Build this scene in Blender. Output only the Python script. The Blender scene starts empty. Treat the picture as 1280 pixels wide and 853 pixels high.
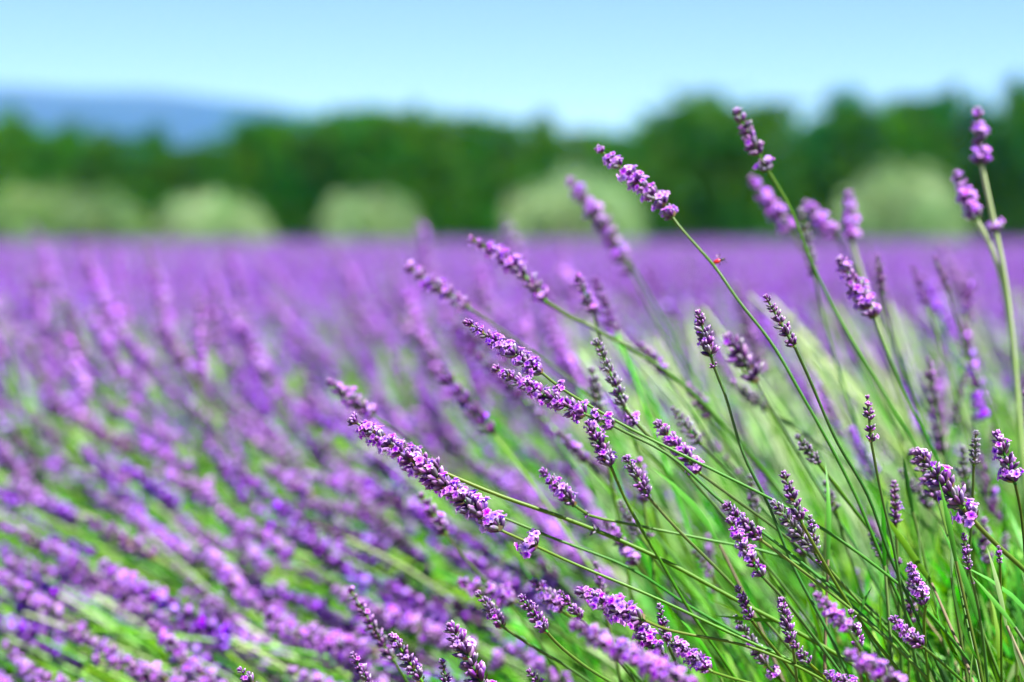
import bpy, math, random
import numpy as np
from mathutils import Vector, Matrix

rng = np.random.default_rng(11)
random.seed(7)
sc = bpy.context.scene
col = sc.collection

# ------------------------------------------------------------------ camera
HC = 0.55                      # camera height over the ground
FPX = 3022.0                   # focal length in photo pixels (85 mm on 36 mm, 1280 px)
PITCH = math.atan((426.5 - 290.0) / FPX)
FOCUS = 1.06
cam_d = bpy.data.cameras.new("camera")
cam = bpy.data.objects.new("camera", cam_d)
col.objects.link(cam)
cam.location = (0, 0, HC)
cam.rotation_euler = (math.pi / 2 - PITCH, 0, 0)
cam_d.lens = 85.0
cam_d.sensor_width = 36.0
cam_d.clip_start = 0.05
cam_d.clip_end = 20000
cam_d.dof.use_dof = True
cam_d.dof.focus_distance = FOCUS
cam_d.dof.aperture_fstop = 6.0
sc.camera = cam

# ------------------------------------------------------------------ light
SUN_EL, SUN_AZ = math.radians(57), math.radians(116)     # azimuth from +Y towards +X
w = bpy.data.worlds.new("World")
sc.world = w
w.use_nodes = True
nt = w.node_tree
bg = nt.nodes["Background"]
sky = nt.nodes.new("ShaderNodeTexSky")
sky.sky_type = 'NISHITA'
sky.sun_disc = False
sky.sun_elevation = SUN_EL
sky.sun_rotation = SUN_AZ
sky.air_density = 0.5
sky.dust_density = 0.4
sky.ozone_density = 1.6
sky.altitude = 2500
nt.links.new(sky.outputs[0], bg.inputs[0])
bg.inputs[1].default_value = 0.059
sun_d = bpy.data.lights.new("sun", 'SUN')
sun_d.energy = 5.0
sun_d.angle = math.radians(0.5)
sun_d.color = (1.0, 0.97, 0.93)
sun = bpy.data.objects.new("sun", sun_d)
col.objects.link(sun)
sv = Vector((math.sin(SUN_AZ) * math.cos(SUN_EL), math.cos(SUN_AZ) * math.cos(SUN_EL), math.sin(SUN_EL)))
sun.rotation_euler = sv.to_track_quat('Z', 'Y').to_euler()

vs = sc.view_settings
vs.view_transform = 'Standard'
vs.look = 'None'
vs.exposure = 1.75
vs.gamma = 1.0
vs.use_curve_mapping = False
sc.render.engine = 'CYCLES'
sc.cycles.use_denoising = True
sc.cycles.max_bounces = 8
sc.cycles.transparent_max_bounces = 8
sc.cycles.volume_bounces = 1

# ------------------------------------------------------------------ helpers
CAM = Vector((0, 0, HC))
FWD = Vector((0, math.cos(PITCH), -math.sin(PITCH)))
UP = Vector((0, math.sin(PITCH), math.cos(PITCH)))
RIGHT = Vector((1, 0, 0))


def at(px, py, d):
    """photo pixel + distance along the view axis -> point in the field"""
    return CAM + d * (FWD + (px - 640.0) / FPX * RIGHT - (py - 426.5) / FPX * UP)


def tag(o, label=None, cat=None, group=None, kind=None):
    if label: o["label"] = label
    if cat: o["category"] = cat
    if group: o["group"] = group
    if kind: o["kind"] = kind
    return o


def link(name, data, parent=None, loc=None, mat=None):
    o = bpy.data.objects.new(name, data)
    col.objects.link(o)
    if parent is not None: o.parent = parent
    if loc is not None: o.location = loc
    if mat is not None: o.matrix_local = mat
    return o


def empty(name, loc):
    o = link(name, None, loc=loc)
    o.empty_display_size = 0.02
    return o


class Acc:
    """collects triangles with a material index and two point attributes"""
    def __init__(self):
        self.v, self.f, self.m, self.t, self.r = [], [], [], [], []
        self.n = 0

    def add(self, v, f, m=0, t=0.0, r=0.0):
        v = np.asarray(v, float).reshape(-1, 3)
        f = np.asarray(f, np.int64).reshape(-1, 3)
        k = len(v)
        self.v.append(v)
        self.f.append(f + self.n)
        self.m.append(np.broadcast_to(np.asarray(m), (len(f),)).copy())
        self.t.append(np.broadcast_to(np.asarray(t, float), (k,)).copy())
        self.r.append(np.broadcast_to(np.asarray(r, float), (k,)).copy())
        self.n += k

    def arrays(self):
        return (np.concatenate(self.v), np.concatenate(self.f), np.concatenate(self.m),
                np.concatenate(self.t), np.concatenate(self.r))

    def scatter(self, tpl, R, L, r=None):
        """copies of a template (arrays) under N 3x3 matrices and offsets"""
        V, F, M, T, RR = tpl
        n, k = len(L), len(V)
        if n == 0: return
        v = np.einsum('nij,kj->nki', R, V) + L[:, None, :]
        f = F[None] + (np.arange(n) * k)[:, None, None]
        rr = RR[None] + (r[:, None] if r is not None else 0.0)
        self.add(v.reshape(-1, 3), f.reshape(-1, 3), np.tile(M, n), np.tile(T, n), np.broadcast_to(rr, (n, k)).reshape(-1))

    def mesh(self, name, mats, smooth=True):
        V, F, M, T, R = self.arrays()
        me = bpy.data.meshes.new(name)
        me.vertices.add(len(V)); me.vertices.foreach_set("co", V.astype(np.float32).ravel())
        me.loops.add(len(F) * 3); me.loops.foreach_set("vertex_index", F.astype(np.int32).ravel())
        me.polygons.add(len(F)); me.polygons.foreach_set("loop_start", np.arange(0, len(F) * 3, 3, dtype=np.int32))
        me.polygons.foreach_set("material_index", M.astype(np.int32))
        if smooth: me.polygons.foreach_set("use_smooth", np.ones(len(F), bool))
        for nm, arr in (("t", T), ("rnd", R)):
            a = me.attributes.new(nm, 'FLOAT', 'POINT')
            a.data.foreach_set("value", arr.astype(np.float32))
        for m in mats: me.materials.append(m)
        me.update(calc_edges=True)
        me.validate()
        return me


def frame(d):
    """orthonormal frames whose third axis is d (N,3) -> (N,3,3) columns"""
    d = d / np.linalg.norm(d, axis=1, keepdims=True)
    ref = np.where(np.abs(d[:, 2:3]) < 0.9, np.array([[0, 0, 1.0]]), np.array([[1.0, 0, 0]]))
    x = np.cross(ref, d); x /= np.linalg.norm(x, axis=1, keepdims=True)
    y = np.cross(d, x)
    return np.stack([x, y, d], axis=2)


def spin(R, ang):
    c, s = np.cos(ang), np.sin(ang)
    Z = np.zeros((len(ang), 3, 3)); Z[:, 0, 0] = c; Z[:, 0, 1] = -s; Z[:, 1, 0] = s; Z[:, 1, 1] = c; Z[:, 2, 2] = 1
    return R @ Z


def tubes(acc, P, rad, sides, mat, r=None):
    """P (N,K,3) centre lines, rad (K,) or (N,K)"""
    N, K, _ = P.shape
    T = np.gradient(P, axis=1)
    A = frame(T.reshape(-1, 3)).reshape(N, K, 3, 3)
    rad = np.broadcast_to(rad, (N, K))
    a = np.arange(sides) * 2 * math.pi / sides
    ring = np.cos(a)[None, None, :, None] * A[:, :, None, :, 0] + np.sin(a)[None, None, :, None] * A[:, :, None, :, 1]
    V = P[:, :, None, :] + rad[:, :, None, None] * ring
    idx = np.arange(N * K * sides).reshape(N, K, sides)
    a0 = idx[:, :-1, :]; a1 = np.roll(a0, -1, 2); b0 = idx[:, 1:, :]; b1 = np.roll(b0, -1, 2)
    F = np.concatenate([np.stack([a0, a1, b1], -1).reshape(-1, 3), np.stack([a0, b1, b0], -1).reshape(-1, 3)])
    t = np.broadcast_to(np.linspace(0, 1, K)[None, :, None], (N, K, sides)).reshape(-1)
    rr = 0.0 if r is None else np.broadcast_to(r[:, None, None], (N, K, sides)).reshape(-1)
    acc.add(V.reshape(-1, 3), F, mat, t, rr)


def catmull(pts, n):
    """smooth curve through the points, parameter by chord length so that uneven spacing makes no kinks"""
    P = np.array([np.array(p, float) for p in pts])
    if len(P) == 2: P = np.array([P[0], (P[0] + P[1]) / 2, P[1]])
    t = np.concatenate([[0], np.cumsum(np.linalg.norm(np.diff(P, axis=0), axis=1) + 1e-9)])
    d = np.diff(P, axis=0) / np.diff(t)[:, None]
    h = np.diff(t)
    m = np.zeros_like(P)
    m[1:-1] = (d[:-1] * h[1:, None] + d[1:] * h[:-1, None]) / (h[:-1] + h[1:])[:, None]
    m[0] = 1.5 * d[0] - .5 * m[1]; m[-1] = 1.5 * d[-1] - .5 * m[-2]
    out = []
    for u in np.linspace(0, t[-1], n):
        k = min(max(np.searchsorted(t, u, side="right") - 1, 0), len(h) - 1)
        s = (u - t[k]) / h[k]
        out.append((2 * s ** 3 - 3 * s ** 2 + 1) * P[k] + (s ** 3 - 2 * s ** 2 + s) * h[k] * m[k]
                   + (-2 * s ** 3 + 3 * s ** 2) * P[k + 1] + (s ** 3 - s ** 2) * h[k] * m[k + 1])
    return np.array(out)


# ------------------------------------------------------------------ materials
def mat_plant(name, stops, var=(0.03, 0.25, 0.35), trans=0.3, rough=0.55, spec=0.3, noise=None):
    """colour runs along attribute t, varies by attribute rnd + object random"""
    m = bpy.data.materials.new(name); m.use_nodes = True
    n, l = m.node_tree.nodes, m.node_tree.links
    n.clear()
    out = n.new("ShaderNodeOutputMaterial")
    at_t = n.new("ShaderNodeAttribute"); at_t.attribute_name = "t"
    at_r = n.new("ShaderNodeAttribute"); at_r.attribute_name = "rnd"
    oi = n.new("ShaderNodeObjectInfo")
    add = n.new("ShaderNodeMath"); add.operation = 'ADD'
    l.new(at_r.outputs["Fac"], add.inputs[0]); l.new(oi.outputs["Random"], add.inputs[1])
    fr = n.new("ShaderNodeMath"); fr.operation = 'FRACT'; l.new(add.outputs[0], fr.inputs[0])
    wn = n.new("ShaderNodeTexWhiteNoise"); wn.noise_dimensions = '1D'; l.new(fr.outputs[0], wn.inputs["W"])
    ramp = n.new("ShaderNodeValToRGB")
    els = ramp.color_ramp.elements
    while len(els) < len(stops): els.new(0.5)
    for e, (p, c) in zip(els, stops):
        e.position = p; e.color = (*c, 1)
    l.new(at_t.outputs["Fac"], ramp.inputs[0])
    hsv = n.new("ShaderNodeHueSaturation")
    sep = n.new("ShaderNodeSeparateColor"); l.new(wn.outputs["Color"], sep.inputs[0])
    for k, (sock, rngv, mid) in enumerate((("Hue", var[0], 0.5), ("Saturation", var[1], 1.0), ("Value", var[2], 1.0))):
        mr = n.new("ShaderNodeMapRange"); l.new(sep.outputs[k], mr.inputs[0])
        mr.inputs[3].default_value = mid - rngv; mr.inputs[4].default_value = mid + rngv
        l.new(mr.outputs[0], hsv.inputs[sock])
    l.new(ramp.outputs[0], hsv.inputs["Color"])
    c_out = hsv.outputs[0]
    if noise:
        tc = n.new("ShaderNodeTexCoord"); nz = n.new("ShaderNodeTexNoise")
        nz.inputs["Scale"].default_value = noise[0]; nz.inputs["Detail"].default_value = 3
        l.new(tc.outputs["Object"], nz.inputs["Vector"])
        mx = n.new("ShaderNodeMix"); mx.data_type = 'RGBA'; mx.blend_type = 'MIX'
        mr = n.new("ShaderNodeMapRange"); mr.inputs[1].default_value = 0.45; mr.inputs[2].default_value = 0.7
        l.new(nz.outputs["Fac"], mr.inputs[0])
        l.new(mr.outputs[0], mx.inputs[0]); l.new(c_out, mx.inputs[6]); mx.inputs[7].default_value = (*noise[1], 1)
        c_out = mx.outputs[2]
    p = n.new("ShaderNodeBsdfPrincipled")
    p.inputs["Roughness"].default_value = rough
    p.inputs["Specular IOR Level"].default_value = spec
    l.new(c_out, p.inputs["Base Color"])
    if trans > 0:
        tr = n.new("ShaderNodeBsdfTranslucent"); l.new(c_out, tr.inputs["Color"])
        mixs = n.new("ShaderNodeMixShader"); mixs.inputs[0].default_value = trans
        l.new(p.outputs[0], mixs.inputs[1]); l.new(tr.outputs[0], mixs.inputs[2])
        l.new(mixs.outputs[0], out.inputs[0])
    else:
        l.new(p.outputs[0], out.inputs[0])
    return m


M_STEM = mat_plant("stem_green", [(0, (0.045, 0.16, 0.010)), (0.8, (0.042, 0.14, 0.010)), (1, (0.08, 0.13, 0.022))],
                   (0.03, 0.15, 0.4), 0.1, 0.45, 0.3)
M_STEM_LIT = mat_plant("stem_lit_green", [(0, (0.06, 0.26, 0.01)), (1, (0.12, 0.36, 0.025))], (0.035, 0.15, 0.45), 0.2, 0.5, 0.25)  # brighter copy of the stem green, sunlit look put into the colour
M_LEAF_LIT = mat_plant("leaf_lit_green", [(0, (0.06, 0.28, 0.008)), (1, (0.12, 0.40, 0.02))], (0.035, 0.15, 0.5), 0.4, 0.5, 0.25)  # leaf green with light painted in, offsetting the shade under the flowers
M_STEM_PALE = mat_plant("stem_sage", [(0, (0.10, 0.36, 0.03)), (0.5, (0.20, 0.42, 0.08)), (1, (0.40, 0.52, 0.28))], (0.03, 0.25, 0.3), 0.15, 0.5)
M_CALYX = mat_plant("calyx_violet", [(0, (0.11, 0.10, 0.06)), (0.35, (0.10, 0.035, 0.13)), (0.8, (0.18, 0.06, 0.28)), (1, (0.48, 0.30, 0.56))],
                    (0.03, 0.25, 0.4), 0.15, 0.6, 0.2)
M_CALYX_GREY = mat_plant("calyx_sage", [(0, (0.16, 0.20, 0.09)), (0.5, (0.15, 0.15, 0.16)), (0.85, (0.15, 0.11, 0.22)), (1, (0.42, 0.40, 0.46))],
                         (0.04, 0.3, 0.35), 0.15, 0.65, 0.2)
M_COROLLA = mat_plant("corolla_lilac", [(0, (0.26, 0.06, 0.66)), (0.4, (0.52, 0.12, 0.95)), (1, (0.90, 0.53, 0.98))],
                      (0.025, 0.2, 0.25), 0.42, 0.6, 0.15)
M_BRACT = mat_plant("bract_brown", [(0, (0.20, 0.20, 0.07)), (1, (0.20, 0.11, 0.06))], (0.03, 0.2, 0.3), 0.2, 0.6)
M_LEAF = mat_plant("leaf_green", [(0, (0.06, 0.25, 0.008)), (1, (0.10, 0.36, 0.015))], (0.03, 0.2, 0.5), 0.42, 0.45, 0.35)
M_LEAF_SAGE = mat_plant("leaf_sage", [(0, (0.14, 0.32, 0.06)), (1, (0.26, 0.44, 0.15))], (0.035, 0.3, 0.35), 0.3, 0.55)
M_DRY = mat_plant("leaf_dry", [(0, (0.17, 0.13, 0.04)), (1, (0.24, 0.18, 0.06))], (0.02, 0.2, 0.35), 0.2, 0.7)
M_WOOD = mat_plant("woody_branch", [(0, (0.16, 0.11, 0.07)), (1, (0.20, 0.16, 0.09))], (0.02, 0.2, 0.3), 0.0, 0.85)
M_FAR = mat_plant("far_floret", [(0, (0.32, 0.09, 0.80)), (0.6, (0.49, 0.155, 0.97)), (1, (0.72, 0.38, 0.98))], (0.02, 0.2, 0.35), 0.4, 0.7, 0.1)
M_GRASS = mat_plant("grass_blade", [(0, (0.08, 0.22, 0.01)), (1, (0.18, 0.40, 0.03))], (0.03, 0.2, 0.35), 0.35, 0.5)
M_TREE = mat_plant("tree_leaf", [(0, (0.016, 0.12, 0.0008)), (1, (0.055, 0.20, 0.001))], (0.04, 0.1, 0.5), 0.3, 0.7, 0.08)
M_TREE_BLUE = mat_plant("tree_leaf_bluish", [(0, (0.008, 0.12, 0.015)), (1, (0.018, 0.18, 0.03))], (0.03, 0.15, 0.6), 0.3, 0.7, 0.08)
M_SHRUB = mat_plant("shrub_leaf", [(0, (0.26, 0.40, 0.18)), (1, (0.34, 0.50, 0.25))], (0.025, 0.2, 0.25), 0.3, 0.6)
M_SHRUB_OLIVE = mat_plant("shrub_leaf_olive", [(0, (0.17, 0.29, 0.10)), (1, (0.24, 0.37, 0.15))], (0.025, 0.2, 0.25), 0.3, 0.6)
M_BARK = mat_plant("bark", [(0, (0.12, 0.09, 0.06)), (1, (0.15, 0.11, 0.07))], (0.02, 0.1, 0.2), 0.0, 0.9)


def mat_ground(name, c1, c2, c3, s1, s2):
    m = bpy.data.materials.new(name); m.use_nodes = True
    n, l = m.node_tree.nodes, m.node_tree.links
    p = n["Principled BSDF"]; p.inputs["Roughness"].default_value = 0.95; p.inputs["Specular IOR Level"].default_value = 0.1
    tc = n.new("ShaderNodeTexCoord")
    a = n.new("ShaderNodeTexNoise"); a.inputs["Scale"].default_value = s1; a.inputs["Detail"].default_value = 8
    b = n.new("ShaderNodeTexNoise"); b.inputs["Scale"].default_value = s2; b.inputs["Detail"].default_value = 5
    l.new(tc.outputs["Object"], a.inputs["Vector"]); l.new(tc.outputs["Object"], b.inputs["Vector"])
    r = n.new("ShaderNodeValToRGB")
    r.color_ramp.elements[0].position = 0.35; r.color_ramp.elements[0].color = (*c1, 1)
    r.color_ramp.elements[1].position = 0.65; r.color_ramp.elements[1].color = (*c2, 1)
    l.new(a.outputs["Fac"], r.inputs[0])
    mx = n.new("ShaderNodeMix"); mx.data_type = 'RGBA'
    mr = n.new("ShaderNodeMapRange"); mr.inputs[1].default_value = 0.5; mr.inputs[2].default_value = 0.65
    l.new(b.outputs["Fac"], mr.inputs[0]); l.new(mr.outputs[0], mx.inputs[0])
    l.new(r.outputs[0], mx.inputs[6]); mx.inputs[7].default_value = (*c3, 1)
    l.new(mx.outputs[2], p.inputs["Base Color"])
    bp = n.new("ShaderNodeBump"); bp.inputs["Strength"].default_value = 0.6; bp.inputs["Distance"].default_value = 0.02
    l.new(a.outputs["Fac"], bp.inputs["Height"]); l.new(bp.outputs[0], p.inputs["Normal"])
    return m


# ------------------------------------------------------------------ setting
def grid_sheet(name, x0, x1, y0, y1, nx, ny, zf, mat):
    X, Y = np.meshgrid(np.linspace(x0, x1, nx), np.linspace(y0, y1, ny))
    Z = zf(X, Y)
    V = np.stack([X, Y, Z], -1).reshape(-1, 3)
    i = np.arange(nx * ny).reshape(ny, nx)
    a, b, c, d = i[:-1, :-1].ravel(), i[:-1, 1:].ravel(), i[1:, 1:].ravel(), i[1:, :-1].ravel()
    acc = Acc(); acc.add(V, np.concatenate([np.stack([a, b, c], -1), np.stack([a, c, d], -1)]))
    return link(name, acc.mesh(name, [mat]))


g = grid_sheet("ground", -6500, 6500, -40, 6500, 2, 2, lambda x, y: 0 * x,
               mat_ground("meadow", (0.07, 0.12, 0.025), (0.11, 0.16, 0.04), (0.14, 0.13, 0.06), 0.4, 0.05))
tag(g, "green meadow ground reaching to the horizon", "ground", kind="structure")
soil = grid_sheet("field_soil", -24, 24, -1, 40.5, 60, 60,
                  lambda x, y: 0.012 + 0.006 * np.sin(x * 9) * np.sin(y * 7),
                  mat_ground("field_earth", (0.13, 0.10, 0.06), (0.22, 0.17, 0.11), (0.09, 0.15, 0.03), 9, 3))
tag(soil, "earth of the lavender field with weeds between plants", "soil", kind="structure")


def hill_z(X, Y):
    # ridge profile measured at about 4 km, falling off to both sides
    px = 640 + X / Y * FPX
    prof = np.interp(px, [-2600, -1500, -700, -200, 0, 120, 200, 300, 400, 520, 700, 1000], [90, 150, 185, 186, 180, 177, 172, 162, 150, 132, 100, 40])
    ridge = 4000 * prof / FPX
    s = np.clip((Y - 2600) / 1400, 0, 1) * np.clip((6000 - Y) / 2000, 0, 1)
    s = s * s * (3 - 2 * s)
    rough = 2 * np.sin(X / 130 + Y / 310) + 2 * np.sin(X / 61 - Y / 140) + 1.5 * np.sin(X / 33 + Y / 77)
    return ridge * s + rough * s * np.clip(prof / 80, 0, 1) - 2


hill = grid_sheet("hill", -4400, 700, 2600, 6000, 140, 70, hill_z,
                  mat_ground("hill_woods", (0.009, 0.02, 0.012), (0.016, 0.03, 0.018), (0.03, 0.04, 0.028), 0.004, 0.0016))
tag(hill, "long wooded hill fading into blue haze", "hill", kind="structure")

# ------------------------------------------------------------------ lavender pieces
def calyx(acc, r, base, d, L, rad, m, open_=False):
    """one calyx: a ribbed little tube along d"""
    A = frame(np.array([d]))[0]
    prof = [(0.0, 0.45), (0.35, 1.0), (0.8, 1.05), (1.0, 0.75 if open_ else 0.3)]
    V, T = [], []
    for k, (s, q) in enumerate(prof):
        for i in range(5):
            a = i * 2 * math.pi / 5 + k * 0.2
            tooth = 0.12 * L if (k == 3 and i % 2 == 0) else 0
            V.append(base + A @ np.array([math.cos(a) * q * rad, math.sin(a) * q * rad, s * L + tooth])); T.append(s)
    F = []
    for k in range(3):
        for i in range(5):
            j = (i + 1) % 5
            F += [(k * 5 + i, k * 5 + j, k * 5 + 5 + j), (k * 5 + i, k * 5 + 5 + j, k * 5 + 5 + i)]
    F += [(15, 16, 17), (15, 17, 18), (15, 18, 19)]
    acc.add(V, F, m, T, r)


def corolla(acc, r, base, d, size):
    """two-lipped floret: short tube and five lobes"""
    A = frame(np.array([d]))[0]
    tl = size * 0.55; tr = size * 0.16
    V, T, F = [], [], []
    for s, q in ((0, 0.7), (1, 1.25)):
        for i in range(5):
            a = i * 2 * math.pi / 5
            V.append((math.cos(a) * q * tr, math.sin(a) * q * tr, s * tl)); T.append(0.0 + 0.25 * s)
    for i in range(5):
        j = (i + 1) % 5
        F += [(i, j, 5 + j), (i, 5 + j, 5 + i)]
    for i in range(5):
        a = (i + 0.5) * 2 * math.pi / 5 + random.uniform(-.12, .12)
        Lb = size * (0.62 if i in (1, 2) else 0.45) * random.uniform(.85, 1.15)
        wd = size * 0.27
        lift = size * random.uniform(-0.08, 0.22)
        c, s_ = math.cos(a), math.sin(a)
        def P(u, v, z): return (c * u - s_ * v, s_ * u + c * v, tl + z)
        k = len(V)
        V += [P(tr * 1.1, -wd * .45, 0), P(tr * 1.1, wd * .45, 0), P(tr + Lb * .55, -wd, lift * .7 + size * .05), P(tr + Lb * .55, wd, lift * .7 + size * .05),
              P(tr + Lb * .55, 0, lift * .4), P(tr + Lb, 0, lift - size * .08)]
        T += [.3, .3, .8, .8, .6, 1.0]
        F += [(k, k + 1, k + 4), (k, k + 4, k + 2), (k + 1, k + 3, k + 4), (k + 2, k + 4, k + 5), (k + 4, k + 3, k + 5)]
    V = [base + A @ np.array(v) for v in V]
    acc.add(V, F, m=2, t=T, r=r)


def whorl_mesh(name, n_cal, n_open, grey, compact=1.0):
    """ring of calyces with some open florets; local +Z points to the tip, radius about 1"""
    acc = Acc()
    opens = set(random.sample(range(n_cal), min(n_open, n_cal)))
    for i in range(n_cal):
        a = i * 2 * math.pi / n_cal + random.uniform(-.2, .2)
        th = math.radians(random.uniform(30, 62))
        d = np.array([math.cos(a) * math.sin(th), math.sin(a) * math.sin(th), math.cos(th)])
        th *= random.uniform(.75, 1.1)
        b = np.array([math.cos(a) * .12, math.sin(a) * .12, random.uniform(-.22, .22) * compact])
        L = random.uniform(.78, 1.02) * (0.85 if i in opens else 1.0)
        rr = random.random()
        calyx(acc, rr, b, d, L, random.uniform(.15, .2), (1 if random.random() < grey else 0), i in opens)
        if i in opens:
            d2 = d + np.array([random.uniform(-.3, .3), random.uniform(-.3, .3), random.uniform(-.3, .15)])
            d2 /= np.linalg.norm(d2)
            corolla(acc, random.random(), b + d * L * .9, d2, random.uniform(.52, .7))
    for i in range(2):
        a = i * math.pi + random.uniform(-.4, .4)
        c, s = math.cos(a), math.sin(a)
        def Q(u, v, z): return (c * u - s * v, s * u + c * v, z)
        acc.add([Q(.1, 0, -.3), Q(.42, -.24, -.12), Q(.42, .24, -.12), Q(.72, 0, .16)], [(0, 1, 2), (1, 3, 2)], 3, [0, .5, .5, 1], random.random())
    return acc.mesh(name, [M_CALYX, M_CALYX_GREY, M_COROLLA, M_BRACT])


WH = {
    "full": [whorl_mesh("whorl", 12, 8, .22) for _ in range(4)],
    "half": [whorl_mesh("whorl", 11, 4, .25) for _ in range(4)],
    "bud": [whorl_mesh("whorl", 8, 0, .2) for _ in range(3)],
    "bud1": [whorl_mesh("whorl", 8, 1, .2) for _ in range(3)],
    "grey": [whorl_mesh("whorl", 7, 0, .9) for _ in range(3)],
    "grey1": [whorl_mesh("whorl", 8, 1, .75) for _ in range(2)],
}
MIX = {
    "bloom": (("full", .62), ("half", .33), ("bud", .05)),
    "mid": (("full", .25), ("half", .45), ("bud1", .2), ("bud", .1)),
    "bud": (("bud", .55), ("bud1", .33), ("half", .12)),
    "dark": (("bud", .7), ("bud1", .3)),
    "grey": (("grey", .75), ("grey1", .25)),
}


def pick(kind, u):
    """u: 0 base .. 1 tip"""
    if u > .88 and kind != "grey":
        kind = "bud" if kind in ("bud", "dark", "mid") else "mid"
    x = random.random()
    for k, p in MIX[kind]:
        x -= p
        if x <= 0: break
    return random.choice(WH[k])


def leaf_mesh(L, wd, bend, mats, n=5):
    acc = Acc(); V, T, F = [], [], []
    for k in range(n):
        s = k / (n - 1)
        ww = wd * (math.sin(math.pi * min(1, .12 + s * .88)) ** .6) * (1 - s ** 4) * .5 + 1e-5
        y = bend * L * s * s; z = L * s * (1 - .25 * bend * s)
        V += [(-ww, y + ww * .35, z), (0, y, z), (ww, y + ww * .35, z)]; T += [s] * 3
        if k:
            b = 3 * (k - 1)
            F += [(b, b + 1, b + 4), (b, b + 4, b + 3), (b + 1, b + 2, b + 5), (b + 1, b + 5, b + 4)]
    acc.add(V, F, 0, T, random.random())
    return acc, mats


LEAVES = []
for (L, wd, bend) in ((.042, .0030, .15), (.05, .0034, .35), (.035, .0028, -.1), (.055, .0030, .5)):
    a, m = leaf_mesh(L, wd, bend, [M_LEAF]); LEAVES.append(a.mesh("leaf", m))
LEAVES_SAGE = []
for (L, wd, bend) in ((.04, .0028, .15), (.046, .003, .3)):
    a, m = leaf_mesh(L, wd, bend, [M_LEAF_SAGE]); LEAVES_SAGE.append(a.mesh("leaf", m))
LEAVES_DRY = []
a, m = leaf_mesh(.034, .0034, .6, [M_DRY]); LEAVES_DRY.append(a.mesh("leaf", m))


def orient(z, ang, s=1.0):
    A = frame(np.array([z]))
    R = spin(A, np.array([ang]))[0] * s
    return Matrix(R.tolist()).to_4x4()


ROOT_Z = 0.16
NAMES = {}


def make_sprig(label, group, tip, base, stem_pts, width, kind, extra=(), srad=.00085, leaves=(), pale=False, detail=True, cat="lavender sprig", sp=0.52, curve=0.0):
    """tip, base: ends of the flower spike; stem_pts: from below the spike down to the leaves; width: spike diameter (m)"""
    base = np.array(base); tip = np.array(tip)
    pts = [base] + [np.array(p) for p in stem_pts]
    last = pts[-1]; dirn = last - pts[-2]; dirn /= np.linalg.norm(dirn)
    if last[2] > ROOT_Z + .03:
        d1 = dirn + np.array([0.0, 0.01, -.22]); d1 /= np.linalg.norm(d1)
        last = last + d1 * min(.05, max(.01, (last[2] - ROOT_Z) * .5)); pts.append(last)
        d2 = d1 + np.array([0.0, 0.02, -.45]); d2 /= np.linalg.norm(d2)
        if d2[2] > -.15: d2[2] = -.15
        pts.append(last + d2 * max(.005, last[2] - ROOT_Z) / -d2[2])
    root = pts[-1]
    t = empty("lavender_sprig", Vector(root))
    tag(t, label, cat, group)
    cl = catmull(pts[::-1], max(14, 6 * len(pts)))
    acc = Acc()
    tubes(acc, (cl - root)[None], np.linspace(1.15, .82, len(cl)) * srad, 6, 0, np.array([random.random()]))
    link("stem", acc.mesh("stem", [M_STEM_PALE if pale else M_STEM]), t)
    # the spike
    ax = tip - base; Ls = np.linalg.norm(ax); ax /= Ls
    side = np.cross(ax, [0, 1, 0]); side /= np.linalg.norm(side)
    tang = cl[-1] - cl[-3]; tang /= np.linalg.norm(tang)
    def path(u):   # slight bow
        return base + ax * Ls * u + side * Ls * curve * 4 * u * (1 - u) * .25
    n = max(4, int(round(Ls / (width * sp * .86))))
    us = [(k + .35) / n for k in range(n)]
    acc = Acc()
    sp_line = np.array([path(u) for u in np.linspace(0, .97, 6)]) - base
    tubes(acc, sp_line[None], np.linspace(1, .6, 6) * srad * .95, 5, 0, np.array([random.random()]))
    for k in range(5):    # closed tuft of buds at the very tip
        a = k * 2 * math.pi / 5
        A = frame(np.array([ax]))[0]
        d = A @ np.array([math.cos(a) * .42, math.sin(a) * .42, 1.0]); d /= np.linalg.norm(d)
        calyx(acc, random.random(), path(.95) - base, d, width * .34, width * .075, 1 if kind != "grey" else 2)
    spk = link("flower_spike", acc.mesh("flower_spike", [M_STEM, M_CALYX, M_CALYX_GREY]), t, Vector(base - root))
    for k, u in enumerate(us):
        u2 = min(.97, max(0.0, u + random.uniform(-.25, .25) / n))
        s = width * .5 * (0.98 - .45 * max(0, u2 - .45) / .55) * random.uniform(.88, 1.1)
        if kind in ("bud", "dark", "grey"): s *= 1.12
        d = path(min(1, u2 + .05)) - path(max(0, u2 - .05)); d /= np.linalg.norm(d)
        d = d + rng.normal(0, .06, 3)
        M = orient(d, random.uniform(0, 6.28), s); M.translation = Vector(path(u2) - base)
        link("whorl", pick(kind, u2), spk, mat=M)
    for e in extra:       # whorls set apart lower down the stem
        p = np.array(e[0]); i = int(np.argmin(np.linalg.norm(cl - p, axis=1))); i = min(max(i, 1), len(cl) - 2)
        d = cl[i + 1] - cl[i - 1]
        M = orient(d, random.uniform(0, 6.28), width * .5 * e[1]); M.translation = Vector(cl[i] - base)
        link("whorl", random.choice(WH[e[2] if len(e) > 2 else ("full" if kind in ("bloom", "mid") else "bud")]), spk, mat=M)
    for (fr, sgn, k) in leaves:
        i = min(len(cl) - 2, max(1, int(fr * len(cl))))
        d = cl[i + 1] - cl[i - 1]; d /= np.linalg.norm(d)
        d = d + side * sgn * .55 + rng.normal(0, .12, 3)
        M = orient(d, random.uniform(0, 6.28), k); M.translation = Vector(cl[i] - root)
        link("leaf", random.choice(LEAVES), t, mat=M)
    return t


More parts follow.
